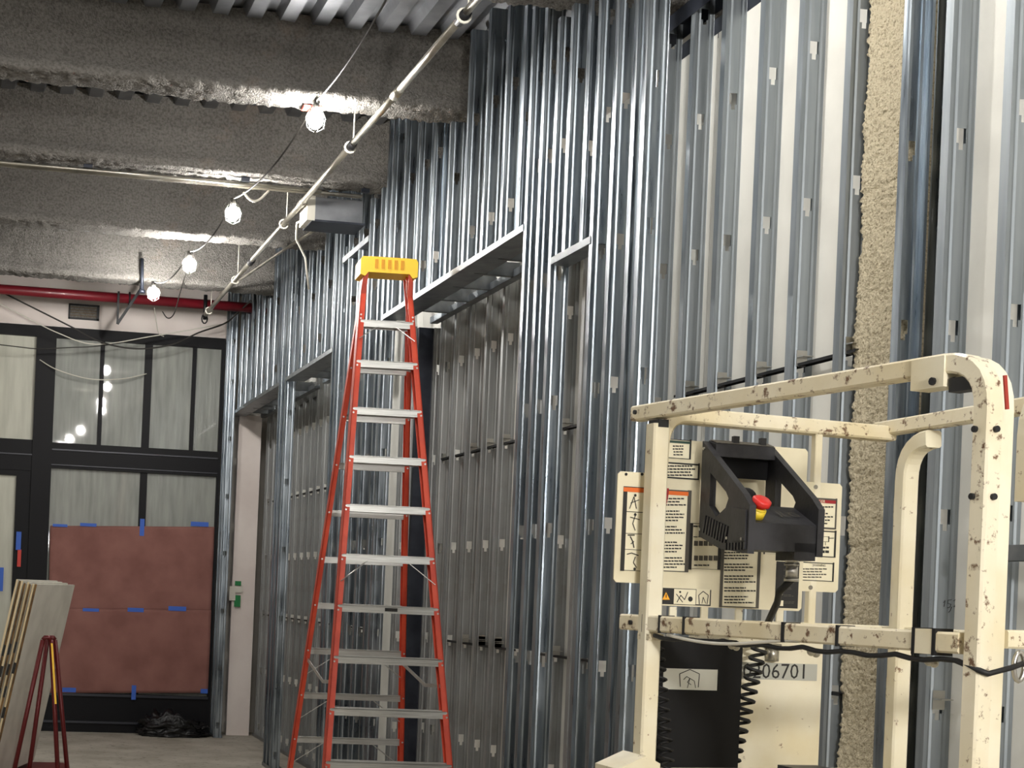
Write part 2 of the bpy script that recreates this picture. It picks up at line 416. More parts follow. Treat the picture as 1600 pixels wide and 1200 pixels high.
# cold-rolled bridging channels through the punch-outs
def crc(X, y0, y1, z):
    MB().channel((X, y0, z), (X, y1, z), .038, .012, .0015, (1, 0, 0), (0, 0, -1)).obj('bridging_channel', 'black_steel', wall)
for y0, y1, z in ((8.4, 10.0, 2.645), (7.2, 7.95, 2.645), (4.96, 6.4, 2.665), (8.4, 10.0, 1.385), (7.2, 7.95, 1.385), (4.97, 6.6, 1.395), (11.7, 16.2, 2.645), (11.7, 16.2, 1.385), (13.8, 15.2, 3.56)):
    crc(XB + .046, y0, y1, z)
def clip(Y, z, X=XB): MB().box(X + .024, X + .068, Y - .05, Y - .004, z + .022, z + .026).box(X + .024, X + .068, Y - .0055, Y - .004, z - .012, z + .052).obj('bridging_clip', 'steel', wall)
for Y in (5.02, 5.355, 5.66, 5.99, 6.286): clip(Y, 2.665)
for Y in (7.42, 7.73, 8.66, 8.96, 9.28): clip(Y, 2.645); clip(Y, 1.385)
for Y in (8.66, 8.96, 4.43): clip(Y, 1.395)
# horizontal blocking at the near end and upper header stub
track('blocking_track', 3.3, 4.12, XB - .03, XB - .005, 1.87, .05)
track('header_track', 10.5, 11.3, XF - .004, XF + WEB, 4.262, .045)
# writing on the studs
mb = MB()
def stroke(mb, pts, r, n=5): mb.tube(pts, r, n)
def hand(mb, px, plane, r):
    for s_ in px: stroke(mb, [plane(*p) for p in s_], r)
pl = lambda x, y: atY(x, y, 4.4285)
hand(mb, [[(1474, 942), (1477, 938), (1475, 948)], [(1487, 937), (1481, 938), (1481, 943), (1486, 944), (1484, 949), (1480, 950)], [(1487, 948), (1485, 954), (1482, 957)], [(1490, 939), (1494, 936), (1497, 939), (1493, 945), (1490, 948), (1498, 947)]], pl, .0011)
mb.obj('pencil_note', 'ink', wall, label='handwritten black note 15,2')
mb = MB(); pl = lambda x, y: atY(x, y, 9.597)
pl2 = lambda x, y: atY(x, y, 10.05)
hand(mb, [[(669, 1052), (680, 1050), (672, 1062), (686, 1058), (683, 1072), (668, 1074)], [(668, 1086), (684, 1098)], [(684, 1086), (670, 1102)], [(676, 1080), (679, 1104)]], pl2, .007)
mb.obj('marker_note', 'marker', wall, label='blue marker scrawl')
# sprayed column standing in the stud line
def rough_column(x0, x1, y0, y1, z0, z1, res=.0065):
    mb = MB(); loop = []
    def seg(a, b, st):
        L_ = (Vector(b) - Vector(a)).length; n = max(1, int(L_ / st)); return [(a[0] + (b[0] - a[0]) * i / n, a[1] + (b[1] - a[1]) * i / n) for i in range(n)]
    loop = seg((x0, y1), (x0, y0), res * 1.3) + seg((x0, y0), (x1, y0), res) + seg((x1, y0), (x1, y1), .03) + seg((x1, y1), (x0, y1), .06)
    n = len(loop); nzs = int((z1 - z0) / res); cxm, cym = (x0 + x1) / 2, (y0 + y1) / 2
    for i in range(nzs + 1):
        z = z0 + (z1 - z0) * i / nzs
        lump = nz((0, 3, z), 5) * .016
        for px, py in loop:
            a = nz((px, py, z), 85) * .012 + nz((px + 9, py, z), 40) * .003 + nz((px, py, z + 4), 9) * .003 + lump * .7
            if abs((z % 1.31) - .62) < .012: a -= .006
            dx, dy = px - cxm, py - cym; L_ = math.hypot(dx, dy)
            mb.v.append((px + dx / L_ * a, py + dy / L_ * a, z))
    for i in range(nzs):
        for j in range(n):
            a = i * n + j; b = i * n + (j + 1) % n; mb.face((a, b, b + n, a + n))
    return mb.mesh('column', 'fireproof', True)
o = link('column', rough_column(3.155, 3.45, 4.755, 4.99, 0, 4.9)); struct(o, 'steel column sprayed with lumpy cream fireproofing', 'column')

# ------------------------------------------------------------------ far wall: storefront
YF = Y_FAR
struct(MB().box(-6, 2.62, YF, YF + .3, 4.46, 5.12).obj('wall_far', 'drywall_white'))
struct(MB().box(2.80, 3.06, YF - .02, YF + .04, 0, 3.62).obj('wall_end', 'drywall_white'), 'white drywall end panel inside the last opening', 'wall')
struct(MB().box(-6, -2.2, YF, YF + .3, 0, 4.46).obj('wall_far_side', 'plaster'))
win = empty('window_1', (1.6, YF, 0)); struct(win, 'black framed storefront glazing at the far end', 'window')
def fr(name, x0, x1, z0, z1, d=.0, m='frame_black'): return MB().box(x0, x1, YF - .06 - d, YF + .08, z0, z1).obj(name, m, win)
fr('head_rail', -2.2, 2.6, 4.34, 4.46)
fr('mullion', .50, .715, 0, 4.34, .02)
fr('mullion', 2.565, 2.60, 0, 4.34)
tb = fr('transom_beam', .715, 2.565, 2.905, 3.185)
MB().box(.715, 2.565, YF - .075, YF - .06, 3.10, 3.115).obj('transom_lip', 'frame_edge', tb)
MB().box(.715, 2.565, YF - .075, YF - .06, 2.935, 2.945).obj('transom_lip', 'frame_edge', tb)
tb = fr('transom_beam', -2.2, .50, 2.86, 3.20)
MB().box(-2.2, .50, YF - .075, YF - .06, 3.03, 3.042).obj('transom_lip', 'frame_edge', tb)
for xm, wd in ((1.23, .045), (1.745, .085), (2.262, .045)): fr('mullion', xm - wd / 2, xm + wd / 2, 3.185, 4.34, -.02)
fr('mullion', 1.705, 1.785, .44, 2.905, -.02)
bs = fr('base_panel', .715, 2.565, 0, .43)
MB().box(.715, 2.565, YF - .085, YF - .06, .40, .43).obj('sill', 'frame_edge', bs)
MB().box(.715, 2.565, YF - .085, YF - .06, .10, .125).obj('kick_lip', 'frame_edge', bs)
for x0, x1 in ((.715, 1.2075), (1.2525, 1.7025), (1.7875, 2.2395), (2.2845, 2.565)):
    MB().box(x0, x1, YF - .005, YF + .01, 3.185, 4.34).obj('pane', 'film', win)
for x0, x1 in ((.715, 1.705), (1.785, 2.565)): MB().box(x0, x1, YF - .005, YF + .01, .43, 2.905).obj('pane', 'film', win)
MB().box(-2.2, .50, YF - .005, YF + .01, 3.20, 4.34).obj('pane', 'film_lit', win)
door = empty('door_1', (-.2, YF, 0)); struct(door, 'black framed glass door covered with film, coloured paler as if lit', 'door')
mb = MB().box(.34, .50, YF - .05, YF + .06, 0, 2.86).box(-.75, -.62, YF - .05, YF + .06, 0, 2.86).box(-.62, .34, YF - .05, YF + .06, 2.80, 2.86).box(-.62, .34, YF - .05, YF + .06, 0, .2)
mb.obj('door_frame', 'frame_black', door)
MB().box(-.62, .34, YF - .005, YF + .01, .2, 2.80).obj('pane', 'film_lit', door)
struct(MB().box(-2.2, -.75, YF - .01, YF + .06, 0, 2.86).obj('window_2', 'film_lit'), 'film covered glazing beside the door, coloured paler as if lit', 'window')
def tape(px, py, w_, h_, parent, dy=.012, m='blue_tape'):
    p = atY(px, py, YF - .07 - dy); MB().box(p.x - w_ / 2, p.x + w_ / 2, p.y - .0015, p.y, p.z - h_ / 2, p.z + h_ / 2).obj('tape', m, parent)
def paper(name, corners, label, fwd=0.):
    """corners: bl, br, tr, tl as (x, z)"""
    mb = MB(); NX, NZ = 44, 26
    for j in range(NZ + 1):
        for i in range(NX + 1):
            s, t = i / NX, j / NZ
            bx_ = corners[0][0] * (1 - s) + corners[1][0] * s; tx = corners[3][0] * (1 - s) + corners[2][0] * s
            bz = corners[0][1] * (1 - s) + corners[1][1] * s; tz = corners[3][1] * (1 - s) + corners[2][1] * s
            X, Z = bx_ * (1 - t) + tx * t, bz * (1 - t) + tz * t
            edge = 4 * t * (1 - t)
            a = (nz((X * 1.4, 1, Z * 1.1), 2.3) * .018 + nz((X, 7, Z), 7) * .006) * edge - .01 * edge
            mb.v.append((X, YF - .068 + a * .8 - .004 - fwd, Z))
    for j in range(NZ):
        for i in range(NX): a = j * (NX + 1) + i; mb.face((a, a + 1, a + NX + 2, a + NX + 1))
    me = mb.mesh(name, 'rosin', True); bm = bmesh.new(); bm.from_mesh(me); bmesh.ops.solidify(bm, geom=bm.faces[:], thickness=.001); bm.to_mesh(me); bm.free()
    o = link(name, me); tag(o, label, 'paper'); return o
pu = paper('rosin_paper', [(.75, 1.335), (2.56, 1.385), (2.56, 2.34), (.73, 2.265)], 'upper red-brown paper sheet taped over the storefront glass')
plo = paper('rosin_paper', [(.80, .425), (2.56, .475), (2.56, 1.405), (.76, 1.355)], 'lower red-brown paper sheet taped above the black base panel', .022)
for a in ((94, 821, .16, .03), (138, 820, .18, .035), (222, 824, .05, .19), (312, 819, .20, .05)): tape(*a, pu)
for a in ((142, 953, .18, .035), (212, 953, .18, .045), (277, 951, .20, .05), (209, 1082, .05, .16), (108, 1078, .15, .05), (319, 1080, .08, .05)): tape(*a, plo, .03)
tape(29, 845, .055, .2, door); tape(30, 872, .04, .19, door, .012, 'red_tape'); tape(-2, 905, .10, .26, door)
# vent grille on the white band
g0, g1 = atY(107, 474, YF), atY(155, 500, YF)
vent = empty('vent_grille', (1.0, YF, 4.58)); tag(vent, 'small dark rectangular vent set into the white band over the storefront', 'vent')
mb = MB(); X0, X1, Z0, Z1 = .835, 1.175, 4.565, 4.735
for a in ((X0, X1, Z0, Z0 + .018), (X0, X1, Z1 - .018, Z1), (X0, X0 + .018, Z0, Z1), (X1 - .03, X1, Z0, Z1)): mb.box(a[0], a[1], YF - .02, YF - .001, a[2], a[3])
mb.obj('frame', 'black_steel', vent)
MB().box(X0 + .018, X1 - .03, YF - .006, YF - .002, Z0 + .018, Z1 - .018).obj('damper', 'fireproof_dark', vent)
for i in range(4): MB().box(X0 + .018, X1 - .03, YF - .014, YF - .008, Z0 + .04 + i * .03, Z0 + .046 + i * .03).obj('slat', 'brown_dirt', vent)
# green tape and white bracket on the end panel
q = empty('tape_bracket', (2.79, YF - .05, 1.5)); tag(q, 'small white bracket with green tape on the white end panel', 'bracket')
p = atY(369, 930, YF - .05)
MB().box(p.x - .08, p.x - .01, YF - .06, YF - .022, p.z - .06, p.z + .10).box(p.x - .03, p.x + .07, YF - .05, YF - .022, p.z + .03, p.z + .10).obj('bracket', 'white_cord', q)
MB().box(p.x - .02, p.x + .05, YF - .058, YF - .052, p.z - .13, p.z + .0).obj('tape', 'green', q)
MB().box(p.x - .02, p.x + .05, YF - .058, YF - .052, p.z + .11, p.z + .16).obj('tape', 'green', q)

# ------------------------------------------------------------------ trash bag on the floor
mb = MB(); NX, NT = 40, 22; c = Vector((2.15, 16.12, 0))
for i in range(NT + 1):
    t = i / NT
    for j in range(NX):
        a = 2 * math.pi * j / NX; rad = math.sin(math.pi * (.12 + .88 * (1 - t)) / 2) if t < 1 else 0.0
        prof = (1 - t ** 4) ** .5 if t < 1 else 0
        e = 1 + nz((math.cos(a), math.sin(a), t * 2), 2.2) * .26 + nz((math.cos(a) * 2, math.sin(a) * 2, t * 4), 3) * .30
        x_ = math.cos(a) * .35 * prof * e * (1.12 if math.cos(a) > 0 and t < .25 else 1); y_ = math.sin(a) * .16 * prof * e
        z_ = .27 * t * (.95 + nz((x_, y_, 2), 9) * .55) - (.07 * max(0, math.cos(a)) * t)
        mb.v.append((c.x + x_, c.y + y_, max(.002, z_)))
for i in range(NT):
    for j in range(NX): a = i * NX + j; b = i * NX + (j + 1) % NX; mb.face((a, b, b + NX, a + NX))
mb.face([j for j in range(NX)][::-1])
tag(mb.obj('trash_bag', 'bag', None, True), 'crumpled black plastic bag lying by the storefront base', 'bag')

# ------------------------------------------------------------------ ceiling services
pipe = empty('sprinkler_pipe', (1.4, 15.5, 4.66)); tag(pipe, 'red painted sprinkler pipe crossing in front of the white band', 'pipe')
MB().tube([(-2.5, 15.5, 4.665), (2.84, 15.5, 4.665)], .052, 16).obj('pipe', 'red_pipe', pipe, True)
MB().tube([(2.76, 15.5, 4.665), (2.90, 15.5, 4.665)], .058, 16).obj('end_cap', 'red_pipe', pipe, True)
hg = empty('pipe_brace', (1.5, 15.4, 4.7)); tag(hg, 'black bent strut brace hanging around the red pipe', 'brace')
MB().bar((1.53, 15.4, 5.02), (1.53, 15.4, 4.73), .03, .03).obj('rod', 'black_steel', hg)
MB().bar((1.53, 15.42, 4.76), (1.30, 15.42, 4.38), .035, .03, (0, 1, 0)).obj('strut', 'black_steel', hg)
MB().bar((1.30, 15.43, 4.72), (1.30, 15.43, 4.38), .022, .022).obj('rod', 'black_steel', hg)
MB().tube([(1.42, 15.5 + .066 * math.cos(a), 4.665 + .066 * math.sin(a)) for a in [i * math.pi / 8 for i in range(17)]], .009, 6).obj('ring', 'black_steel', hg, True)
r0, r1 = atY(222, 404, 14.16), atY(222, 453, 14.16)
tag(MB().tube([r0, r1], .017, 8).tube([r1, r1 + Vector((.0, 0, -.03))], .03, 8).obj('drop_rod', 'dark_steel', None, True), 'short dark drop rod on the sprayed beam above the red pipe', 'rod')
p = atZ(487, 163, 4.6); MB().box(p.x - .05, p.x + .06, p.y - .02, p.y + .06, 4.575, 4.588).obj('paint_mark', 'red_tape', ceiling, label='red mark on the lit beam edge')
# long conduit beside the wall
XC, ZC = 2.2, 4.51
con = empty('conduit_run', (XC, 11, ZC)); tag(con, 'long galvanised conduit run hung beside the stud wall', 'conduit')
ys = [-2.0, 1.0, 4.0, 6.9, 8.05, 9.1, 10.55, 12.6, 15.15]
for i in range(len(ys) - 1):
    MB().tube([(XC, ys[i] + .004, ZC + (i % 2) * .006), (XC, ys[i + 1] - .004, ZC + ((i + 1) % 2) * .006)], .021, 10).obj('pipe_length', 'emt', con, True)
    MB().tube([(XC, ys[i + 1] - .06, ZC), (XC, ys[i + 1] + .06, ZC)], .027, 10).obj('coupling', 'black_steel' if i % 2 == 0 else 'emt', con, True)
for yh, zt in ((5.1, 5.03), (6.88, 5.03), (9.12, 5.03), (11.2, 5.03), (13.4, 5.03), (15.0, 5.03)):
    mb = MB().tube([(XC + .02, yh, ZC + .02), (XC + .02, yh, zt)], .005, 6)
    mb.tube([(XC + .034 * math.cos(a), yh, ZC + .034 * math.sin(a)) for a in [i * math.pi / 6 for i in range(13)]], .007, 6)
    mb.obj('hanger', 'white_cord', con, True)
MB().tube([(XC + .02, 15.42, ZC - .02), (XC + .02, 15.42, ZC + .24)], .02, 8).tube([(XC + .02 + .03 * math.cos(i * .63), 15.43, 4.50 + .05 * math.sin(i * .63)) for i in range(11)], .008, 6).obj('end_clamp', 'black_steel', con, True)
# thin rod above the studs
rod = MB().tube([atZ(520, 340, 4.575), atZ(440, 393, 4.575), atZ(345, 458, 4.575)], .013, 8).obj('hanger_rod', 'emt', None, True)
tag(rod, 'thin bare rod slanting along the tops of the studs', 'rod')
# cross strut under the beam with clips and box
st = empty('strut_channel', (1.0, 10.42, 4.55)); tag(st, 'horizontal strut channel fixed beneath a sprayed beam', 'strut')
MB().channel((-1.5, 10.44, 4.576), (2.62, 10.44, 4.576), .041, .02, .004, (0, 1, 0), (0, 0, -1)).obj('channel', 'emt', st)
MB().tube([(-1.5, 10.36, 4.56), (2.3, 10.36, 4.56)], .012, 8).obj('conduit', 'emt', st, True)
for xx in (.62, 1.74, 2.62): MB().box(xx - .03, xx + .03, 10.33, 10.36, 4.57, 4.66).box(xx - .02, xx + .02, 10.325, 10.335, 4.60, 4.63).obj('beam_clamp', 'dark_steel', st)
jb = empty('junction_box', (2.45, 10.6, 4.45)); tag(jb, 'grey steel junction box hanging at the beam beside the studs', 'box')
MB().box(2.30, 2.66, 10.55, 10.85, 4.40, 4.565).obj('body', 'deck', jb)
MB().box(2.24, 2.30, 10.54, 10.80, 4.39, 4.57).obj('end_plate', 'white_cord', jb)
MB().box(2.28, 2.68, 10.545, 10.855, 4.385, 4.40).obj('cover', 'dark_steel', jb)
MB().tube([(2.26, 10.6, 4.42), (2.20, 10.7, 4.40), (2.24, 10.9, 4.33), (2.36, 11.1, 4.24), (2.42, 11.2, 4.02)], .008, 6).obj('whip', 'white_cord', jb, True)

# temporary festoon lights
def bulb(p, label, tilt=(0, 0)):
    b = empty('string_light', p); tag(b, label, 'light bulb', 'bulbs on the temporary festoon string')
    p = Vector(p)
    MB().ball(p, .047, 16, 10, 0, (1, 1, 1.2)).obj('bulb', 'bulb_glow', b, True)
    MB().tube([p + Vector((0, 0, .04)), p + Vector((0, 0, .11))], [.02, .024], 10).obj('socket', 'cord', b, True)
    mb = MB()
    for k_ in range(6):
        a = k_ * math.pi / 3; mb.tube([p + Vector((.024 * math.cos(a), .024 * math.sin(a), .09)), p + Vector((.060 * math.cos(a), .060 * math.sin(a), .01)), p + Vector((.05 * math.cos(a), .05 * math.sin(a), -.05)), p + Vector((0, 0, -.08))], .0018, 4)
    mb.obj('guard', 'steel', b, True)
lbl = ['glowing bulb under the lit edge of a sprayed beam', 'glowing bulb hanging just below the strut channel', 'glowing bulb between two sprayed beams beside the conduit', 'glowing bulb seen over the red sprinkler pipe']
BP = [tuple(atZ(493, 187, 4.475)), tuple(atZ(364, 334, 4.38)), tuple(atZ(296, 413, 4.38)), tuple(atZ(240, 458, 4.40))]
for p, l in zip(BP, lbl): bulb(p, l)
near = [(1.7, 5.6, 4.42), (1.6, 3.8, 4.42), (1.5, 2.1, 4.42), (1.2, .1, 4.42), (.9, -2., 4.42), (.6, -4.2, 4.42)]  # string continued out of view, toward and behind the camera, as fill
for p in near: bulb(p, 'unseen bulb added to carry the festoon string on as fill')
for p in [(-2.6, 11., 4.4), (-2.6, 7.5, 4.4), (-2.6, 4., 4.4), (-2.6, .5, 4.4), (-2.6, -3, 4.4)]: bulb(p, 'unseen bulb added near the left wall to brighten the room')  # second row of bulbs, added out of view for more light
pts = []
chain = near[::-1] + BP
for a, b in zip(chain[:-1], chain[1:]):
    a, b = Vector(a) + Vector((0, 0, .11)), Vector(b) + Vector((0, 0, .11))
    for i in range(10): t = i / 10; q_ = a.lerp(b, t); q_.z -= .10 * 4 * t * (1 - t); pts.append(q_)
pts.append(Vector(BP[-1]) + Vector((0, 0, .11)))
tag(MB().tube(pts, .006, 6).obj('festoon_cord', 'cord', None, True), 'dark cord carrying the glowing bulbs down the room', 'cord')
# loose cables by the storefront
def cable(pix, depth, r, m, label):
    P_ = [atY(x, y, d) for (x, y), d in zip(pix, depth)]; pts = []
    for i in range(len(P_) - 1):
        p0, p1, p2, p3 = P_[max(i - 1, 0)], P_[i], P_[i + 1], P_[min(i + 2, len(P_) - 1)]
        for k_ in range(8):
            t = k_ / 8; pts.append(.5 * ((2 * p1) + (p2 - p0) * t + (2 * p0 - 5 * p1 + 4 * p2 - p3) * t * t + (3 * p1 - p0 - 3 * p2 + p3) * t ** 3))
    pts.append(P_[-1]); tag(MB().tube(pts, r, 5).obj('cable', m, None, True), label, 'cable', 'loose cables by the storefront')
cable([(-30, 440), (40, 475), (110, 510), (160, 535), (215, 545), (270, 538), (310, 520), (352, 505), (372, 488), (392, 470)], [15.9] * 8 + [15.6, 15.2], .009, 'cord', 'cable looping below the red pipe to the studs')
cable([(-30, 460), (30, 490), (90, 520), (150, 538), (240, 525), (300, 515), (345, 507)], [15.95] * 7, .006, 'white_cord', 'pale cable swagged under the red pipe')
cable([(-30, 535), (20, 541), (60, 545), (110, 543), (160, 540), (250, 525)], [16.0] * 6, .006, 'cord', 'dark cable crossing the upper panes')
cable([(62, 562), (90, 578), (140, 592), (190, 592), (229, 584)], [16.32, 16.25, 16.25, 16.25, 16.33], .006, 'white_cord', 'pale cable drooping across the upper panes')
cable([(290, 428), (282, 455), (272, 490), (262, 497), (254, 487)], [14.0, 14.3, 14.6, 14.8, 14.9], .006, 'cord', 'short cord looping off the last bulb')
cable([(241, 480), (244, 500), (248, 520), (256, 526)], [15.8, 15.9, 16.0, 16.0], .005, 'white_cord', 'short pale cable dangling before the window head')
cable([(380, 300), (392, 313), (405, 312), (420, 298)], [10.4] * 4, .009, 'white_cord', 'white lead curling out beside a bulb below the strut')

# ------------------------------------------------------------------ fibreglass stepladder
LX, LY, LZ0, LPHI, T1, T2, W0, KW, G = 2.3917, 8.8194, 3.0766, -.0772, .2359, .242, .196, .0744, .1027; DZ = .297
lad = empty('stepladder', (LX, LY, 0), LPHI, True)
tag(lad, 'tall orange fibreglass stepladder with yellow top cap standing by the stud wall', 'ladder')
def lp(side, front, dep, inset=0.):
    return Vector((side * (W0 + KW * dep - inset), -(G + T1 * dep) if front else (G + T2 * dep), LZ0 - dep))
for front in (1, 0):
    for side in (-1, 1):
        a, b = lp(side, front, LZ0), lp(side, front, -.60)
        r_ = MB().channel(a, b, .080 if front else .064, .034 if front else .030, .006, (0, 1, 0), (-side, 0, 0)).obj('front_rail' if front else 'rear_rail', 'orange', lad)
        MB().box(a.x - .045, a.x + .045, a.y - .055, a.y + .055, 0, .035).obj('foot', 'rubber', r_)
        mb = MB()
        for k_ in range(-1, 10):
            for dzz in ((-.012, .012) if front else (0,)):
                c = lp(side, front, k_ * DZ + dzz); mb.disc(c + Vector((side * -.012, -.040 if front else -.033, 0)), (0, -1, 0), .006, .004, 6)
        mb.obj('rivets', 'alu', r_)
def rung(dep, front, name, dpt, ht):
    a, b = lp(-1, front, dep, .012), lp(1, front, dep, .012)
    mb = MB().box(a.x, b.x, a.y - dpt / 2, a.y + dpt / 2, a.z - .004, a.z + .002)
    mb.box(a.x, b.x, a.y - dpt / 2, a.y - dpt / 2 + .004, a.z - ht, a.z + .002).box(a.x, b.x, a.y + dpt / 2 - .004, a.y + dpt / 2, a.z - ht, a.z + .002)
    for i in range(5): mb.box(a.x, b.x, a.y - dpt * .4 + i * dpt * .2 - .003, a.y - dpt * .4 + i * dpt * .2 + .003, a.z + .002, a.z + .0045)
    o = mb.obj(name, 'alu', lad); return o, a, b
for k_ in range(-1, 10):
    dep = k_ * DZ + (.04 if k_ == -1 else 0); o, a, b = rung(dep - .018, 1, 'step', .088, .040)
    if k_ in (-1, 4, 9):
        ln = .14 if k_ == 4 else .10
        for s_, e in ((1, a), (-1, b)):
            mb = MB(); q = lp(-s_, 1, dep + ln, .012); mb.bar(Vector((e.x + s_ * ln * 1.05, e.y - .044, e.z - .035)), Vector((q.x, q.y - .040, q.z)), .018, .004, None)
            mb.obj('knee_brace', 'alu', o)
    if k_ == 5: MB().box(-.02, .055, a.y - .0455, a.y - .044, a.z - .028, a.z - .008).obj('sticker', 'ink', o)
    if k_ >= 0:
        o2, a2, b2 = rung(dep - .012, 0, 'rear_brace', .03, .036)
        if k_ >= 6:
            for s_, e in ((1, a2), (-1, b2)):
                mb = MB(); q = lp(-s_, 0, dep + .17, .012); mb.bar(Vector((e.x + s_ * .2, e.y - .01, e.z - .03)), Vector((q.x, q.y - .01, q.z)), .016, .004)
                mb.obj('knee_brace', 'alu', o2)
for side in (-1, 1):
    f_, r_ = lp(side, 1, 6.45 * DZ, .02), lp(side, 0, 6.2 * DZ, .02); m_ = (f_ + r_) / 2 + Vector((0, -.15, -.06))
    MB().bar(f_, m_, .006, .022).bar(m_, r_, .006, .022).obj('spreader', 'alu', lad)
zc = LZ0 + .59
mb = MB(); w2 = .178
mb.prism([(-w2, zc + .055), (-w2 + .012, zc + .075), (w2 - .012, zc + .075), (w2, zc + .055), (w2, zc - .035), (w2 - .03, zc - .045), (w2 - .05, zc - .02), (-w2 + .05, zc - .02), (-w2 + .03, zc - .045), (-w2, zc - .035)], 'y', -.085, .105)
cap_ = mb.obj('top_cap', 'yellow', lad)
mb = MB()
for xx in (-.09, -.05, -.01, .03, .07): mb.box(xx, xx + .02, -.088, -.085, zc + .005, zc + .06)
mb.obj('moulded_ribs', 'yellow_dark', cap_)
MB().box(-.12, .12, -.07, .09, zc + .0752, zc + .080).obj('tool_tray', 'yellow_dark', cap_)

# ------------------------------------------------------------------ drywall sheets on a cart
n17 = R(17); e1 = Vector((math.sin(n17), math.cos(n17), 0)); nn = Vector((math.cos(n17), -math.sin(n17), 0))
uu = (Vector((0, 0, math.cos(R(11)))) + nn * math.sin(R(11))); nb = nn * math.cos(R(11)) - Vector((0, 0, math.sin(R(11))))
top_near = atY(58, 913, 11.0)
HB = (top_near.z - .185) / uu.z
for i in range(8):
    drop = [0, .004, .01, .0, .012, .0, .006, .0][i]; shift = [0, .01, -.01, .015, 0, -.012, .01, 0][i]
    o0 = top_near - nb * (i * .021) - uu * HB + e1 * shift
    ht = HB - drop; th = .0155
    mb = MB(); p = [o0, o0 + e1 * 1.2, o0 + e1 * 1.2 - nb * th, o0 - nb * th]
    k_ = mb.verts(p + [q + uu * ht for q in p])
    for fc, mi in (((0, 3, 2, 1), 1), ((4, 5, 6, 7), 0), ((0, 1, 5, 4), 0), ((1, 2, 6, 5), 1), ((2, 3, 7, 6), 0), ((3, 0, 4, 7), 1 + i % 2)): mb.face([k_ + q for q in fc], mi)
    o = mb.obj('drywall_sheet', ['gyp', 'gyp_edge', 'gyp_edge2']); tag(o, 'outermost drywall sheet of the leaning stack, its pale face showing' if i == 0 else 'drywall sheet inside the leaning stack on the red cart, only its edge showing', 'drywall sheet', 'drywall sheets stacked on the cart')
    mb = MB()
    for j in range(4):
        if (i + j) % 2 == 0 and i > 0:
            z_ = ht * (.66 - .115 * j) - i * .012; q0 = o0 + uu * z_ - e1 * .0012
            kk = mb.verts([q0 + nb * .001, q0 - nb * (th + .001), q0 - nb * (th + .001) + uu * .085, q0 + nb * .001 + uu * .085]); mb.face([kk, kk + 1, kk + 2, kk + 3])
    if mb.f: mb.obj('edge_mark', 'ink', o)
crt = empty('panel_cart', (.45, 10.9, 0)); tag(crt, 'dark red tube frame cart holding drywall sheets', 'cart')
CY = 10.62
def leg(p0, p1, Y):
    a = atY(*p0, Y); b = atY(*p1, Y); d = (b - a); t = (.14 - a.z) / d.z; e = a + d * t
    MB().tube([a, e], .017, 8).obj('leg', 'cart_red', crt, True); return a, e
a1, e_1 = leg((67, 1000), (24, 1195), CY); a2, e_2 = leg((74, 1000), (46, 1200), CY + .06); a3, e_3 = leg((80, 1000), (90, 1200), CY); a4, e_4 = leg((86, 1000), (105, 1200), CY + .06)
MB().tube([a1, a1 + Vector((.015, 0, .018)), a3 + Vector((-.015, 0, .018)), a3], .017, 8).tube([a2, a2 + Vector((.015, 0, .018)), a4 + Vector((-.015, 0, .018)), a4], .017, 8).obj('top_bend', 'cart_red', crt, True)
lb0, lb1 = atY(81, 1005, CY - .02), atY(87, 1100, CY - .02)
MB().bar(lb0, lb1, .014, .003, (1, 0, 0)).obj('warning_label', 'yellow', crt)
MB().box(-.05, .75, CY - .03, 12.4, .11, .15).obj('deck', 'cart_red', crt)
for xx, yy in ((0, CY + .05), (.7, CY + .05), (0, 12.3), (.7, 12.3)):
    MB().tube([(xx - .02, yy, .05), (xx + .02, yy, .05)], .05, 14).box(xx - .03, xx + .03, yy - .03, yy + .03, .05, .112).obj('caster', 'rubber', crt)

# ------------------------------------------------------------------ mast lift basket
TH = R(4.6); OX, OY = 1.72, 3.62; ct, st_ = math.cos(TH), math.sin(TH)
lift = empty('aerial_lift', (OX, OY, 0), TH, True)
tag(lift, 'cream painted mast lift with worn guard rails and black control box', 'lift')
def L(x, y, b):
    d = ray(x, y); t = (b + (-st_ * OX + ct * OY)) / (-st_ * d.x + ct * d.y); q = d * t
    return Vector(((q.x - OX) * ct + (q.y - OY) * st_, b, EYE + q.z))
def LZ(x, y, z):
    q = atZ(x, y, z); px, py = q.x - OX, q.y - OY; return Vector((px * ct + py * st_, -px * st_ + py * ct, z))
ZT, ZM, ZTOE, ZD = 2.2, 1.645, 1.275, 1.17
P1 = Vector((0, 0, 0)); P2 = Vector((.10, -1.07, 0)); P3 = Vector((.765, .05, 0)); P4 = Vector((.80, -1.02, 0))
def v(p, z): return Vector((p.x, p.y, z))
def arc(a, c, b, n=7):
    """rounded corner a -> b around corner point c"""
    return [(1 - t) ** 2 * a + 2 * t * (1 - t) * c + t * t * b for t in [i / n for i in range(n + 1)]]
TW = .040
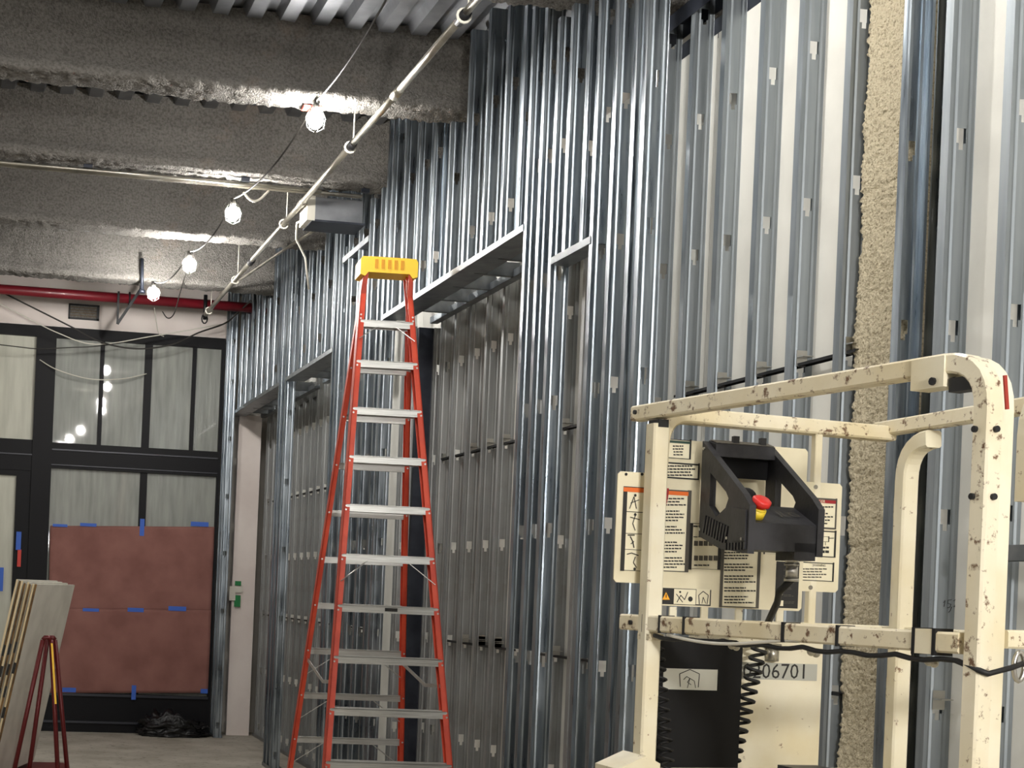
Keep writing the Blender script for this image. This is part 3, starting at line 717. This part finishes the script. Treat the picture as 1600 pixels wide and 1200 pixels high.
# left side top rail, running into the near post
d12 = (P2 - P1).normalized()
top_path = [v(P1 - d12 * .075, ZT)] + [v(P1 + d12 * .1, ZT)] + arc(v(P2 - d12 * .10, ZT), v(P2, ZT), v(P2, ZT - .10)) + [v(P2, 1.9), v(P2, ZD - .05)]
MB().sqtube(top_path, TW).obj('guard_rail', 'cream_worn', lift, False, 'worn cream top rail bending down into the near post')
p2b = P2 + Vector((.042, .018, 0))
MB().sqtube(arc(v(p2b - d12 * .10, ZT), v(p2b, ZT), v(p2b, ZT - .10)) + [v(p2b, ZD - .05)], TW).obj('gate_post', 'cream', lift, False)
rr_ = Vector((.13, -1.04, 0)); gp = P2 + Vector((.13, .03, 0))
MB().sqtube(arc(v(gp + Vector((.12, 0, 0)), ZT - .03), v(gp, ZT - .03), v(gp, ZT - .14)) + [v(gp, ZT - .27)], TW).obj('gate_rail', 'cream', lift, False)
# left post
pl_ = v(P1, ZT - .03)
MB().sqtube([v(P1 + d12 * .02, ZT - .035), v(P1 + d12 * .02, ZD)], .046).obj('post', 'cream', lift, False)
# far side top rail with bent ends and posts
d13 = (P3 - P1).normalized()
path = [v(P1 + d13 * .02, ZT - .14)] + arc(v(P1 + d13 * .02, ZT - .10), v(P1 + d13 * .02, ZT - .005), v(P1 + d13 * .10, ZT - .005)) + [v(P3 - d13 * .0, ZT - .005)]
MB().sqtube(path, TW).obj('guard_rail', 'cream_worn', lift, False)
d34 = Vector((-.09, -1, 0)).normalized()
p3s = P3 + Vector((0, .02, 0))
MB().sqtube([v(p3s - d34 * .03, ZT + .012), v(p3s + d34 * .9, ZT + .012)], TW).obj('guard_rail', 'cream_worn', lift, False)
p3p = P3 + d34 * .09
MB().sqtube(arc(v(p3p + d34 * .10, ZT - .035), v(p3p - d34 * .01, ZT - .035), v(p3p - d34 * .01, ZT - .14)) + [v(p3p - d34 * .01, ZD)], .046).obj('post', 'cream', lift, False)
q = L(1279, 720, .02); MB().sqtube([Vector((q.x, .03, ZT - .02)), Vector((q.x, .03, ZM))], .022).obj('post', 'cream', lift, False)
# end brackets, pads, bolts on the top rail
def rail_at(t, z): return v(P1 + d12 * t, z)
brk = rail_at(.955, ZT - .012)
MB().bar(rail_at(.90, ZT - .016), rail_at(.985, ZT - .016), .048, .062, (1, 0, 0)).obj('rail_bracket', 'cream', lift)
MB().bar(rail_at(.99, ZT - .045), rail_at(1.06, ZT - .045), .03, .028, (1, 0, 0)).obj('latch_pad', 'rubber', lift)
MB().bar(rail_at(.0, ZT - .035), rail_at(.045, ZT - .035), .03, .02, (1, 0, 0)).obj('latch_pad', 'rubber', lift)
mb = MB()
for pos, r_ in ((rail_at(.965, ZT - .035), .008), (rail_at(-.04, ZT), .006), (v(P2, 2.06), .0065), (v(P2, 1.93), .0065), (rail_at(-.02, ZM), .006)):
    mb.disc(pos + Vector((-.0265, 0, 0)), (-1, 0, 0), r_, .006, 8); mb.disc(pos + Vector((0, -.021, 0)), (0, -1, 0), r_, .006, 8)
mb.obj('bolts', 'black_steel', lift)
MB().bar(v(P2, 2.165) + Vector((.018, -.019, 0)), v(P2, 2.10) + Vector((.026, -.0195, 0)), .007, .004, (1, 0, 0)).obj('rust_streak', 'rust', lift)
# middle rail
MB().sqtube([v(P1 - d12 * .085, ZM), v(P2 + d12 * -.03, ZM)], .042).obj('mid_rail', 'cream_worn', lift, False, 'worn cream middle rail')
MB().sqtube([v(P2 + Vector((.06, .01, 0)), ZM + .012), v(P4, ZM + .02)], .036).obj('mid_rail', 'cream', lift, False)
MB().sqtube([v(P1, ZM), v(P3, ZM)], .034).obj('mid_rail', 'cream', lift, False)
MB().sqtube([v(P3, ZM), v(P4, ZM)], .034).obj('mid_rail', 'cream', lift, False)
for t, wd in ((.02, .006), (.09, .006), (.19, .008), (.55, .010), (.72, .008)):
    a = rail_at(t, ZM); MB().bar(rail_at(t - wd / 2, ZM), rail_at(t + wd / 2, ZM), .046, .046, (1, 0, 0)).obj('strap', 'rubber', lift)
MB().bar(rail_at(.935, ZM), rail_at(.985, ZM), .045, .050, (1, 0, 0)).bar(rail_at(.93, ZM), rail_at(.938, ZM), .047, .054, (1, 0, 0), 1).bar(rail_at(.982, ZM), rail_at(.99, ZM), .047, .054, (1, 0, 0), 1).obj('clamp', ['cream', 'black_steel'], lift)
MB().bar(rail_at(-.0, ZM - .035), rail_at(.05, ZM - .035), .045, .016, (1, 0, 0)).obj('clamp', 'fireproof', lift)
for t in (.35, .62, .955): c = rail_at(t, ZM - .04); MB().ball(c, .010, 8, 6).ball(c + Vector((.012, 0, -.004)), .009, 8, 6).obj('cable_tie', 'emt', lift, True)
pts = []
for i in range(26):
    t = .06 + i * .039; z_ = ZM - .030 - .008 * abs(math.sin(i * .9)); pts.append(rail_at(t, z_) + Vector((-.012, 0, 0)))
pts += [v(P2, ZM - .05) + Vector((-.015, -.026, 0)), v(P2, ZM - .055) + Vector((.0, -.028, 0)), v(P2, ZM - .042) + Vector((.05, -.03, 0)), v(P2, ZM - .034) + Vector((.085, -.02, 0))]
MB().tube(pts, .006, 6).obj('cable', 'rubber', lift, True)
pts = [rail_at(.12 + i * .03, ZM - .026 - .012 * math.sin(i * .26)) + Vector((-.016, 0, 0)) for i in range(18)]
MB().tube(pts, .0045, 6).obj('cable', 'white_cord', lift, True)
c = v(P2, ZM - .04) + Vector((.085, -.012, 0))
MB().tube([c + Vector((.012 * math.cos(a), 0, .028 * math.sin(a))) for a in [i * math.pi / 8 for i in range(17)]], .005, 6).obj('snap_ring', 'steel', lift, True)
# toe boards, deck, mast and base (the lower part stands below the picture)
for a, b in ((P1, P2), (P1, P3), (P3, P4), (P2, P4)):
    MB().bar(v(a, (ZD + ZTOE) / 2 - .04), v(b, (ZD + ZTOE) / 2 - .04), .012, ZTOE - ZD + .06).obj('toe_board', 'cream', lift)
MB().prism([(P1.x - .08, P1.y + .05), (P2.x - .02, P2.y - .05), (P4.x + .05, P4.y - .03), (P3.x + .04, P3.y + .06)], 'z', ZD - .09, ZD - .03).obj('platform_deck', 'cream', lift)
MB().prism([(-.10, 1.27), (-.02, 1.305), (.02, 1.285), (.02, 1.15), (-.10, 1.15)], 'y', -.07, .05).obj('corner_gusset', 'cream', lift)
MB().box(.40, .52, -.12, -.02, 1.17, 1.28).obj('step_box', 'dark_steel', lift)
m0, m1 = L(1140, 975, .10), L(1278, 1200, .10)
MB().box(m0.x, m1.x, .10, .30, .35, m0.z).obj('mast_cover', 'cream', lift)
MB().box(.1, .7, .06, .45, .12, .36).obj('mast_foot', 'cream', lift)
MB().box(-.06, .84, -1.0, .5, .12, .42).obj('base_chassis', 'cream', lift)
for xx in (-.03, .79):
    for yy in (-.8, .34): MB().tube([(xx - .05, yy, .15), (xx + .05, yy, .15)], .15, 18).obj('wheel', 'rubber', lift, True)
s0, s1 = L(1146, 1034, .0985), L(1276, 1064, .0985)
mb = MB().box(s0.x, s1.x, .0983, .0995, s1.z, s0.z); cc = L(1212, 1050, .0975)
text_mb(mb, '0206701', (cc.x, .0978, cc.z), (1, 0, .015), (0, 0, 1), (s0.z - s1.z) * 1.28, 1)
mb.obj('serial_strip', ['grey_strip', 'ink'], lift, label='grey strip lettered 0206701')
mb = MB(); q = L(1210, 1022, .08); mb.tube([(q.x, .09, q.z - .02), (q.x, .09, q.z + .018)], .018, 12).tube([(q.x, .09, q.z + .018), (q.x, .09, q.z + .028)], .024, 12)
mb.obj('cable_gland', 'emt', lift, True)
# manual box
b0, b1 = L(1023, 996, .03), L(1149, 1210, .03)
mb = MB(); r_ = .02
mb.prism([(b0.x, b0.z), (b1.x - r_, b0.z), (b1.x - r_ * .3, b0.z - r_ * .3), (b1.x, b0.z - r_), (b1.x, b1.z), (b0.x, b1.z)], 'y', .02, .095)
bx_ = mb.obj('manual_box', 'black_box', lift)
q0, q1 = L(1037, 1044, .018), L(1120, 1079, .018)
mb = MB().box(q0.x, q1.x, .0175, .0195, q1.z, q0.z)
def bars(mb, pts, y, wd, mi):
    for a, b in zip(pts[:-1], pts[1:]): mb.bar(Vector((a[0], y, a[1])), Vector((b[0], y, b[1])), wd, .0006, (b[1] - a[1], 0, -(b[0] - a[0])) if 1 else None, mi)
def pix(pts, b): return [(L(x, y, b).x, L(x, y, b).z) for x, y in pts]
bars(mb, pix([(1063, 1073), (1062, 1053), (1078, 1046), (1093, 1053), (1091, 1074)], .017), .0171, .002, 1)
bars(mb, pix([(1068, 1062), (1073, 1057), (1078, 1060), (1074, 1066), (1080, 1070)], .017), .0171, .0015, 1)
bars(mb, pix([(1074, 1075), (1078, 1060), (1085, 1064), (1087, 1075)], .017), .0171, .0015, 1)
mb.obj('decal', ['silver_label', 'ink'], bx_, label='silver label with house and wrench pictogram')
# coiled cords
def coil(p0, p1, turns, r, rw, y, taper=1.):
    pts = []; n = turns * 14
    for i in range(n + 1):
        t = i / n; a = 2 * math.pi * turns * t; c = p0.lerp(p1, t); rr = r * (1 + (taper - 1) * t)
        pts.append(Vector((c.x + rr * math.cos(a), y + rr * .75 * math.sin(a), c.z)))
    return MB().tube(pts, rw, 5)
coil(L(1190, 1006, .04), L(1142, 1205, .04), 13, .0205, .0052, .045).obj('coil_cord', 'rubber', lift, True)
coil(L(1030, 1000, -.02), L(1046, 1205, -.02), 13, .014, .0036, -.012, 1.3).obj('coil_cord', 'rubber', lift, True)
# ---- placards with stickers
def plate(name, x0, y0, x1, y1, b, parent, th=.004, m='placard', cut=None):
    a, c = L(x0, y0, b), L(x1, y1, b); r_ = .008
    poly = [(a.x + r_, a.z), (c.x - r_, a.z), (c.x, a.z - r_), (c.x, c.z + r_), (c.x - r_, c.z), (a.x + r_, c.z), (a.x, c.z + r_), (a.x, a.z - r_)]
    return MB().prism(poly, 'y', b, b + th).obj(name, m, parent)
class Decal:
    MATS = ['sticker', 'ink', 'ink_soft', 'orange_ink', 'red_ink', 'green_ink', 'amber_ink']
    def __init__(s, b): s.b = b; s.mb = MB()
    def rect(s, x0, y0, x1, y1, mi, lift_=0):
        a, c = L(x0, y0, s.b), L(x1, y1, s.b); yy = s.b - .0008 - lift_ * .0004
        s.mb.poly([(a.x, yy, c.z), (c.x, yy, c.z), (c.x, yy, a.z), (a.x, yy, a.z)], mi); return s
    def border(s, x0, y0, x1, y1, w_, mi=1):
        for r_ in ((x0, y0, x1, y0 + w_), (x0, y1 - w_, x1, y1), (x0, y0, x0 + w_, y1), (x1 - w_, y0, x1, y1)): s.rect(*r_, mi, 2)
        return s
    def lines(s, x0, y0, x1, y1, n, th=.55, mi=1, center=False, gaps=()):
        st = (y1 - y0) / n
        for i in range(n):
            if i in gaps: continue
            f = random.uniform(.62, 1.0); w_ = (x1 - x0) * f; xs = x0 + ((x1 - x0) - w_) / 2 if center else x0
            x = xs
            while x < xs + w_ - 1:
                ww = random.uniform(2.5, 7); s.rect(x, y0 + i * st, min(x + ww, xs + w_), y0 + i * st + st * th, mi, 2); x += ww + .9
        return s
    def pic(s, pts, w_=.0018, mi=1):
        bars(s.mb, pix(pts, s.b), s.b - .0022, w_, mi); return s
    def dot(s, x, y, r, mi=1):
        c = L(x, y, s.b); n = 10; s.mb.poly([(c.x + r * math.cos(i * 2 * math.pi / n), s.b - .0022, c.z + r * math.sin(i * 2 * math.pi / n)) for i in range(n)], mi); return s
    def text(s, t, x, y, size, mi):
        c = L(x, y, s.b); text_mb(s.mb, t, (c.x, s.b - .0024, c.z), (1, 0, .02), (0, 0, 1), size, mi); return s
    def done(s, parent, label=None): return s.mb.obj('sticker', Decal.MATS, parent, label=label)
BP0 = -.002
pm = plate('placard', 1032, 685, 1252, 955, BP0, lift)
D = Decal(BP0)
D.rect(1040, 686.5, 1079, 717, 0).border(1040, 686.5, 1079, 717, 1.6).rect(1041, 687.5, 1078, 694, 5, 3).lines(1048, 696, 1070, 714, 4, .5, 1, True).done(pm, 'small notice with dark green header')
Decal(BP0).rect(1038, 724, 1092, 748, 0).border(1038, 724, 1092, 748, 1.2).lines(1041, 727, 1089, 746, 4).done(pm)
Decal(BP0).rect(1030, 766, 1075, 893, 0).border(1030, 766, 1075, 893, .7, 2).rect(1030, 766, 1075, 775, 3, 3).lines(1031, 778, 1072, 890, 23, .5, 1, False, (3, 8, 12, 13, 18)).pic([(1043, 763), (1042, 775), (1039, 788)], .006, 4).done(pm, 'warning text sticker with orange header')
D = Decal(BP0).rect(1078, 818, 1125, 890, 0).border(1078, 818, 1125, 890, 1.8).lines(1083, 821, 1121, 825, 1, .7).lines(1083, 838, 1121, 841, 1, .6)
for j, yy in enumerate((845, 868)):
    for i in range(5): D.rect(1084 + i * 7.6, yy, 1090 + i * 7.6, yy + 8, 2, 2)
D.lines(1084, 882, 1120, 886, 1, .6).done(pm)
Decal(BP0).rect(1127, 850, 1185, 949, 0).border(1127, 850, 1185, 949, .7, 2).lines(1131, 853, 1181, 945, 20, .5, 1, False, (5, 9, 13, 16)).done(pm)
D = Decal(BP0).rect(1028, 918, 1110, 947, 1).rect(1053, 920, 1086, 945, 0, 2).rect(1088, 920, 1108, 945, 0, 2)
tri = pix([(1034, 937), (1046, 937), (1040, 925)], BP0); D.mb.poly([(x, BP0 - .0022, z) for x, z in tri], 6)
D.rect(1039.4, 928.5, 1040.6, 934, 1, 6)
D.pic([(1057, 941), (1063, 930), (1069, 937), (1074, 925)], .002).pic([(1056, 928), (1066, 941)], .002).dot(1078, 936, .007).dot(1062, 925, .003)
D.pic([(1092, 944), (1091, 930), (1098, 924), (1106, 930), (1104, 944)], .002).pic([(1096, 943), (1098, 933), (1102, 943)], .0015).done(pm, 'black caution pictogram strip with amber triangle')
D = Decal(BP0).rect(1213, 877, 1246, 951, 1)
for yy in (880, 889, 899, 909, 918, 929, 940): D.lines(1224, yy, 1243, yy + 4, 2, .5, 2)
D.rect(1217, 925, 1222, 930, 0, 3).rect(1217, 938, 1223, 947, 0, 3).done(pm)
Decal(BP0).rect(1193, 848, 1216, 866, 0).border(1193, 848, 1216, 866, 1.5).lines(1197, 852, 1207, 864, 3).done(pm)
BP1 = .03
pn = plate('placard', 966, 736, 1012, 912, BP1, lift)
D = Decal(BP1).rect(974, 761, 1007, 892, 0).border(974, 761, 1007, 892, .8, 1).rect(974, 761, 1007, 770, 3, 3)
for yy in (800, 834, 859): D.rect(974, yy - .5, 1007, yy + .4, 1, 2)
D.pic([(983, 795), (990, 776), (994, 795)], .0022).pic([(985, 786), (998, 781)], .002).dot(992, 774, .004)
D.pic([(984, 808), (999, 812)], .002).pic([(992, 806), (988, 818), (992, 829)], .0022).dot(992, 804, .004)
D.pic([(980, 836), (991, 836)], .003).pic([(984, 838), (988, 846), (990, 856)], .003).pic([(985, 850), (990, 846)], .002)
D.pic([(979, 866), (986, 864), (997, 868)], .0025).pic([(992, 870), (989, 879), (994, 887)], .0022).dot(991, 889, .004).done(pn, 'pictogram sticker with orange header')
mb = MB()
for x, y in ((1003, 741), (978, 741)): q = L(x, y, BP1); mb.disc((q.x, BP1, q.z), (0, -1, 0), .004, .002)
mb.obj('screws', 'black_steel', pn)
BP2 = .02
pr = plate('placard', 1250, 752, 1309, 926, BP2, lift)
Decal(BP2).rect(1252, 779, 1306, 825, 0).rect(1252, 779, 1306, 787.5, 4, 2).text('DANGER', 1277, 783.5, .0115, 0).lines(1268, 791, 1303, 822, 6, .45, 1, False, (1,)).border(1252, 779, 1306, 825, .6, 2).done(pr, 'red headed danger sticker')
D = Decal(BP2).rect(1252, 829, 1305, 870, 0).border(1252, 829, 1305, 870, 1.3).rect(1272, 829, 1273.4, 870, 1, 3)
D.border(1284, 838, 1295, 847, 1.2).pic([(1277, 841), (1284, 841)], .002).pic([(1295, 841), (1302, 841)], .002).pic([(1289, 847), (1289, 852)], .0012).lines(1283, 854, 1296, 858, 1, .8).lines(1277, 860, 1302, 866, 1, .7).done(pr)
Decal(BP2).rect(1250, 879, 1302, 908, 0).border(1250, 879, 1302, 908, 1.3).text('WARNING', 1279, 883.5, .0085, 1).lines(1254, 888, 1298, 905, 4, .5, 2).done(pr)
mb = MB()
for x, y in ((1274, 761), (1266, 918)): q = L(x, y, BP2); mb.disc((q.x, BP2, q.z), (0, -1, 0), .006, .003)
mb.obj('screws', 'emt', pr)
for px in (1052, 1101, 1155, 1219):
    q = L(px, 960, 0); MB().box(q.x - .010, q.x + .010, .0, .006, q.z - .02, q.z + .02).obj('placard_tab', 'cream', lift)
# ---- control box
def K(a, b, z): return Vector((a + (b + .04) * .14, b, z))
cbx = MB()
CA, CB_ = .122, .330
def cheek(mb, a0, th):
    out = [(-.04, 2.127), (-.04, 1.878), (-.17, 1.842), (-.32, 1.828), (-.322, 1.945), (-.285, 1.975)]
    inn = [(-.095, 2.040), (-.095, 1.955), (-.14, 1.925), (-.19, 1.945), (-.205, 1.968), (-.19, 1.985)]
    k_ = mb.verts([K(a, b, z) for a in (a0, a0 + th) for b, z in out] + [K(a, b, z) for a in (a0, a0 + th) for b, z in inn]); n = 6
    for i in range(n):
        j = (i + 1) % n
        mb.face((k_ + i, k_ + j, k_ + 12 + j, k_ + 12 + i)); mb.face((k_ + 6 + i, k_ + 18 + i, k_ + 18 + j, k_ + 6 + j))
        mb.face((k_ + i, k_ + 6 + i, k_ + 6 + j, k_ + j)); mb.face((k_ + 12 + i, k_ + 12 + j, k_ + 18 + j, k_ + 18 + i))
def kbox(mb, a0, a1, b0, b1, z0, z1, z1b=None, mi=0):
    """box in control-box space; z1 = top at the near face b0, z1b = top at the far face b1"""
    z1b = z1 if z1b is None else z1b
    mb.hexa([K(a0, b0, z0), K(a1, b0, z0), K(a1, b1, z0), K(a0, b1, z0), K(a0, b0, z1), K(a1, b0, z1), K(a1, b1, z1b), K(a0, b1, z1b)], mi); return mb
cb = MB(); kbox(cb, CA + .018, CB_ - .016, -.315, -.20, 1.838, 1.905, 1.955); kbox(cb, CB_ - .075, CB_ - .016, -.315, -.22, 1.818, 1.86)
cbo = cb.obj('control_box', 'black_plastic', lift, label='black control box with red stop button')
mb = MB(); cheek(mb, CA, .018); mb.obj('side_plate', 'black_plastic', cbo)
mb = MB(); cheek(mb, CB_ - .016, .018); mb.obj('side_plate', 'black_plastic', cbo)
mb = MB()
for i in range(9):
    b = -.065 - i * .016; zb_ = 1.885 - i * .004; mb.hexa([K(CA - .004, b, zb_), K(CA - .004, b - .008, zb_), K(CA, b - .008, zb_), K(CA, b, zb_), K(CA - .004, b - .012, zb_ + .045), K(CA - .004, b - .02, zb_ + .045), K(CA, b - .02, zb_ + .045), K(CA, b - .012, zb_ + .045)])
for i in range(7):
    b = -.20 - i * .017; mb.hexa([K(CA - .004, b, 1.838), K(CA - .004, b - .009, 1.838), K(CA, b - .009, 1.838), K(CA, b, 1.838), K(CA - .004, b, 1.856), K(CA - .004, b - .009, 1.856), K(CA, b - .009, 1.856), K(CA, b, 1.856)])
mb.obj('grip_ribs', 'black_plastic', cbo)
mb = MB(); mb.hexa([K(CA - .004, -.215, 1.862), K(CA - .004, -.31, 1.858), K(CA, -.31, 1.858), K(CA, -.215, 1.862), K(CA - .004, -.235, 1.945), K(CA - .004, -.31, 1.935), K(CA, -.31, 1.935), K(CA, -.235, 1.945)]); mb.obj('grip_pad', 'black_plastic', cbo)
mb = MB()
for b, z in ((-.06, 2.105), (-.055, 1.895), (-.215, 1.868), (-.295, 1.864)): mb.disc(K(CA - .004, b, z), (-1, 0, 0), .004, .003, 8)
mb.obj('screws', 'steel', cbo)
mb = MB(); kbox(mb, CA + .018, CB_ - .016, -.085, -.04, 2.085, 2.118, 2.130); tp = mb.obj('switch_panel', 'black_plastic', cbo)
mb = MB(); kbox(mb, CA + .018, CB_ - .016, -.05, -.042, 2.035, 2.085); mb.obj('back_panel', 'black_box', cbo)
MB().hexa([K(CA + .02, -.083, 2.1195), K(CB_ - .018, -.083, 2.1195), K(CB_ - .018, -.044, 2.1305), K(CA + .02, -.044, 2.1305), K(CA + .02, -.083, 2.1210), K(CB_ - .018, -.083, 2.1210), K(CB_ - .018, -.044, 2.1320), K(CA + .02, -.044, 2.1320)]).obj('switch_plate', 'ink_soft', tp)
for a in (.205, .285): mb = MB(); kbox(mb, a - .008, a + .008, -.075, -.060, 2.095, 2.142); mb.obj('toggle', 'rubber', tp)
c0 = K(CA + .034, -.285, 1.922); ax = Vector((.05, -.55, .83)).normalized()
MB().tube([c0, c0 + ax * .022], .021, 16).tube([c0 + ax * .022, c0 + ax * .026], [.021, .017], 16).obj('stop_collar', 'yellow_button', cbo, True)
MB().tube([c0 + ax * .024, c0 + ax * .032, c0 + ax * .034, c0 + ax * .046, c0 + ax * .050], [.013, .015, .0235, .0235, .018], 18).obj('stop_button', 'red_button', cbo, True)
c1 = K(CA + .05, -.20, 1.955); MB().ball(c1 + Vector((0, 0, .018)), .028, 14, 9, 0, (1, 1, .9)).obj('joystick', 'black_box', cbo, True)
mb = MB(); zz = 1.93; text_mb(mb, 'JLG', K(.262, -.262, 1.9295 + .0035), (1, 0, 0), Vector((0, .115, .05)).normalized(), .042, 0)
mb.obj('embossed_lettering', 'ink_soft', cbo, label='dark raised letters JLG')
c2 = K(.275, -.27, 1.84)
mb = MB().tube([c2, c2 + Vector((0, 0, -.03))], .016, 14).tube([c2 + Vector((0, 0, -.03)), c2 + Vector((0, 0, -.034))], .019, 14).tube([c2 + Vector((0, 0, -.034)), c2 + Vector((0, 0, -.066))], .0145, 14).tube([c2 + Vector((0, 0, -.066)), c2 + Vector((0, 0, -.074))], .018, 14)
mb.obj('connector', 'steel', cbo, True)
e2 = L(1200, 972, -.05)
MB().tube([c2 + Vector((0, 0, -.07)), c2 + Vector((-.005, .04, -.10)), c2.lerp(e2, .6) + Vector((0, 0, -.02)), e2], .009, 8).obj('cable', 'rubber', lift, True)

# ------------------------------------------------------------------ added tripod light, unseen behind the photographer, to fill the near wall
emit('led', (255, 252, 248), 330.)
wl = empty('added_work_light', (1.75, -1.6, 0), 0, True); tag(wl, 'added unseen tripod LED lamp brightening the stud wall', 'work light')
for a in (90, 210, 330):
    c_, s_ = math.cos(R(a)), math.sin(R(a)); MB().tube([(0, 0, .75), (.5 * c_, .5 * s_, .012)], .012, 8).obj('leg', 'black_steel', wl, True)
MB().tube([(0, 0, .4), (0, 0, 2.43)], .016, 10).obj('pole', 'yellow', wl, True)
dv = (Vector((.75, 6.5, -.35))).normalized(); sv = dv.cross(Vector((0, 0, 1))).normalized(); uv = sv.cross(dv); c = Vector((0, .03, 2.56))
def wbox(d0, d1, w_, h_): return MB().hexa([c + dv * d + sv * (i * w_) + uv * (j * h_) for d in (d0, d1) for i, j in ((-1, -1), (1, -1), (1, 1), (-1, 1))])
wbox(-.05, .03, .22, .16).obj('housing', 'black_plastic', wl)
wbox(.0305, .033, .20, .14).obj('led_panel', 'led', wl)
MB().tube([(-.25, .03, 2.56), (-.25, .03, 2.42), (.25, .03, 2.42), (.25, .03, 2.56)], .01, 8).obj('yoke', 'black_steel', wl)

for o in scene.objects:
    if '_local' in o: del o['_local']
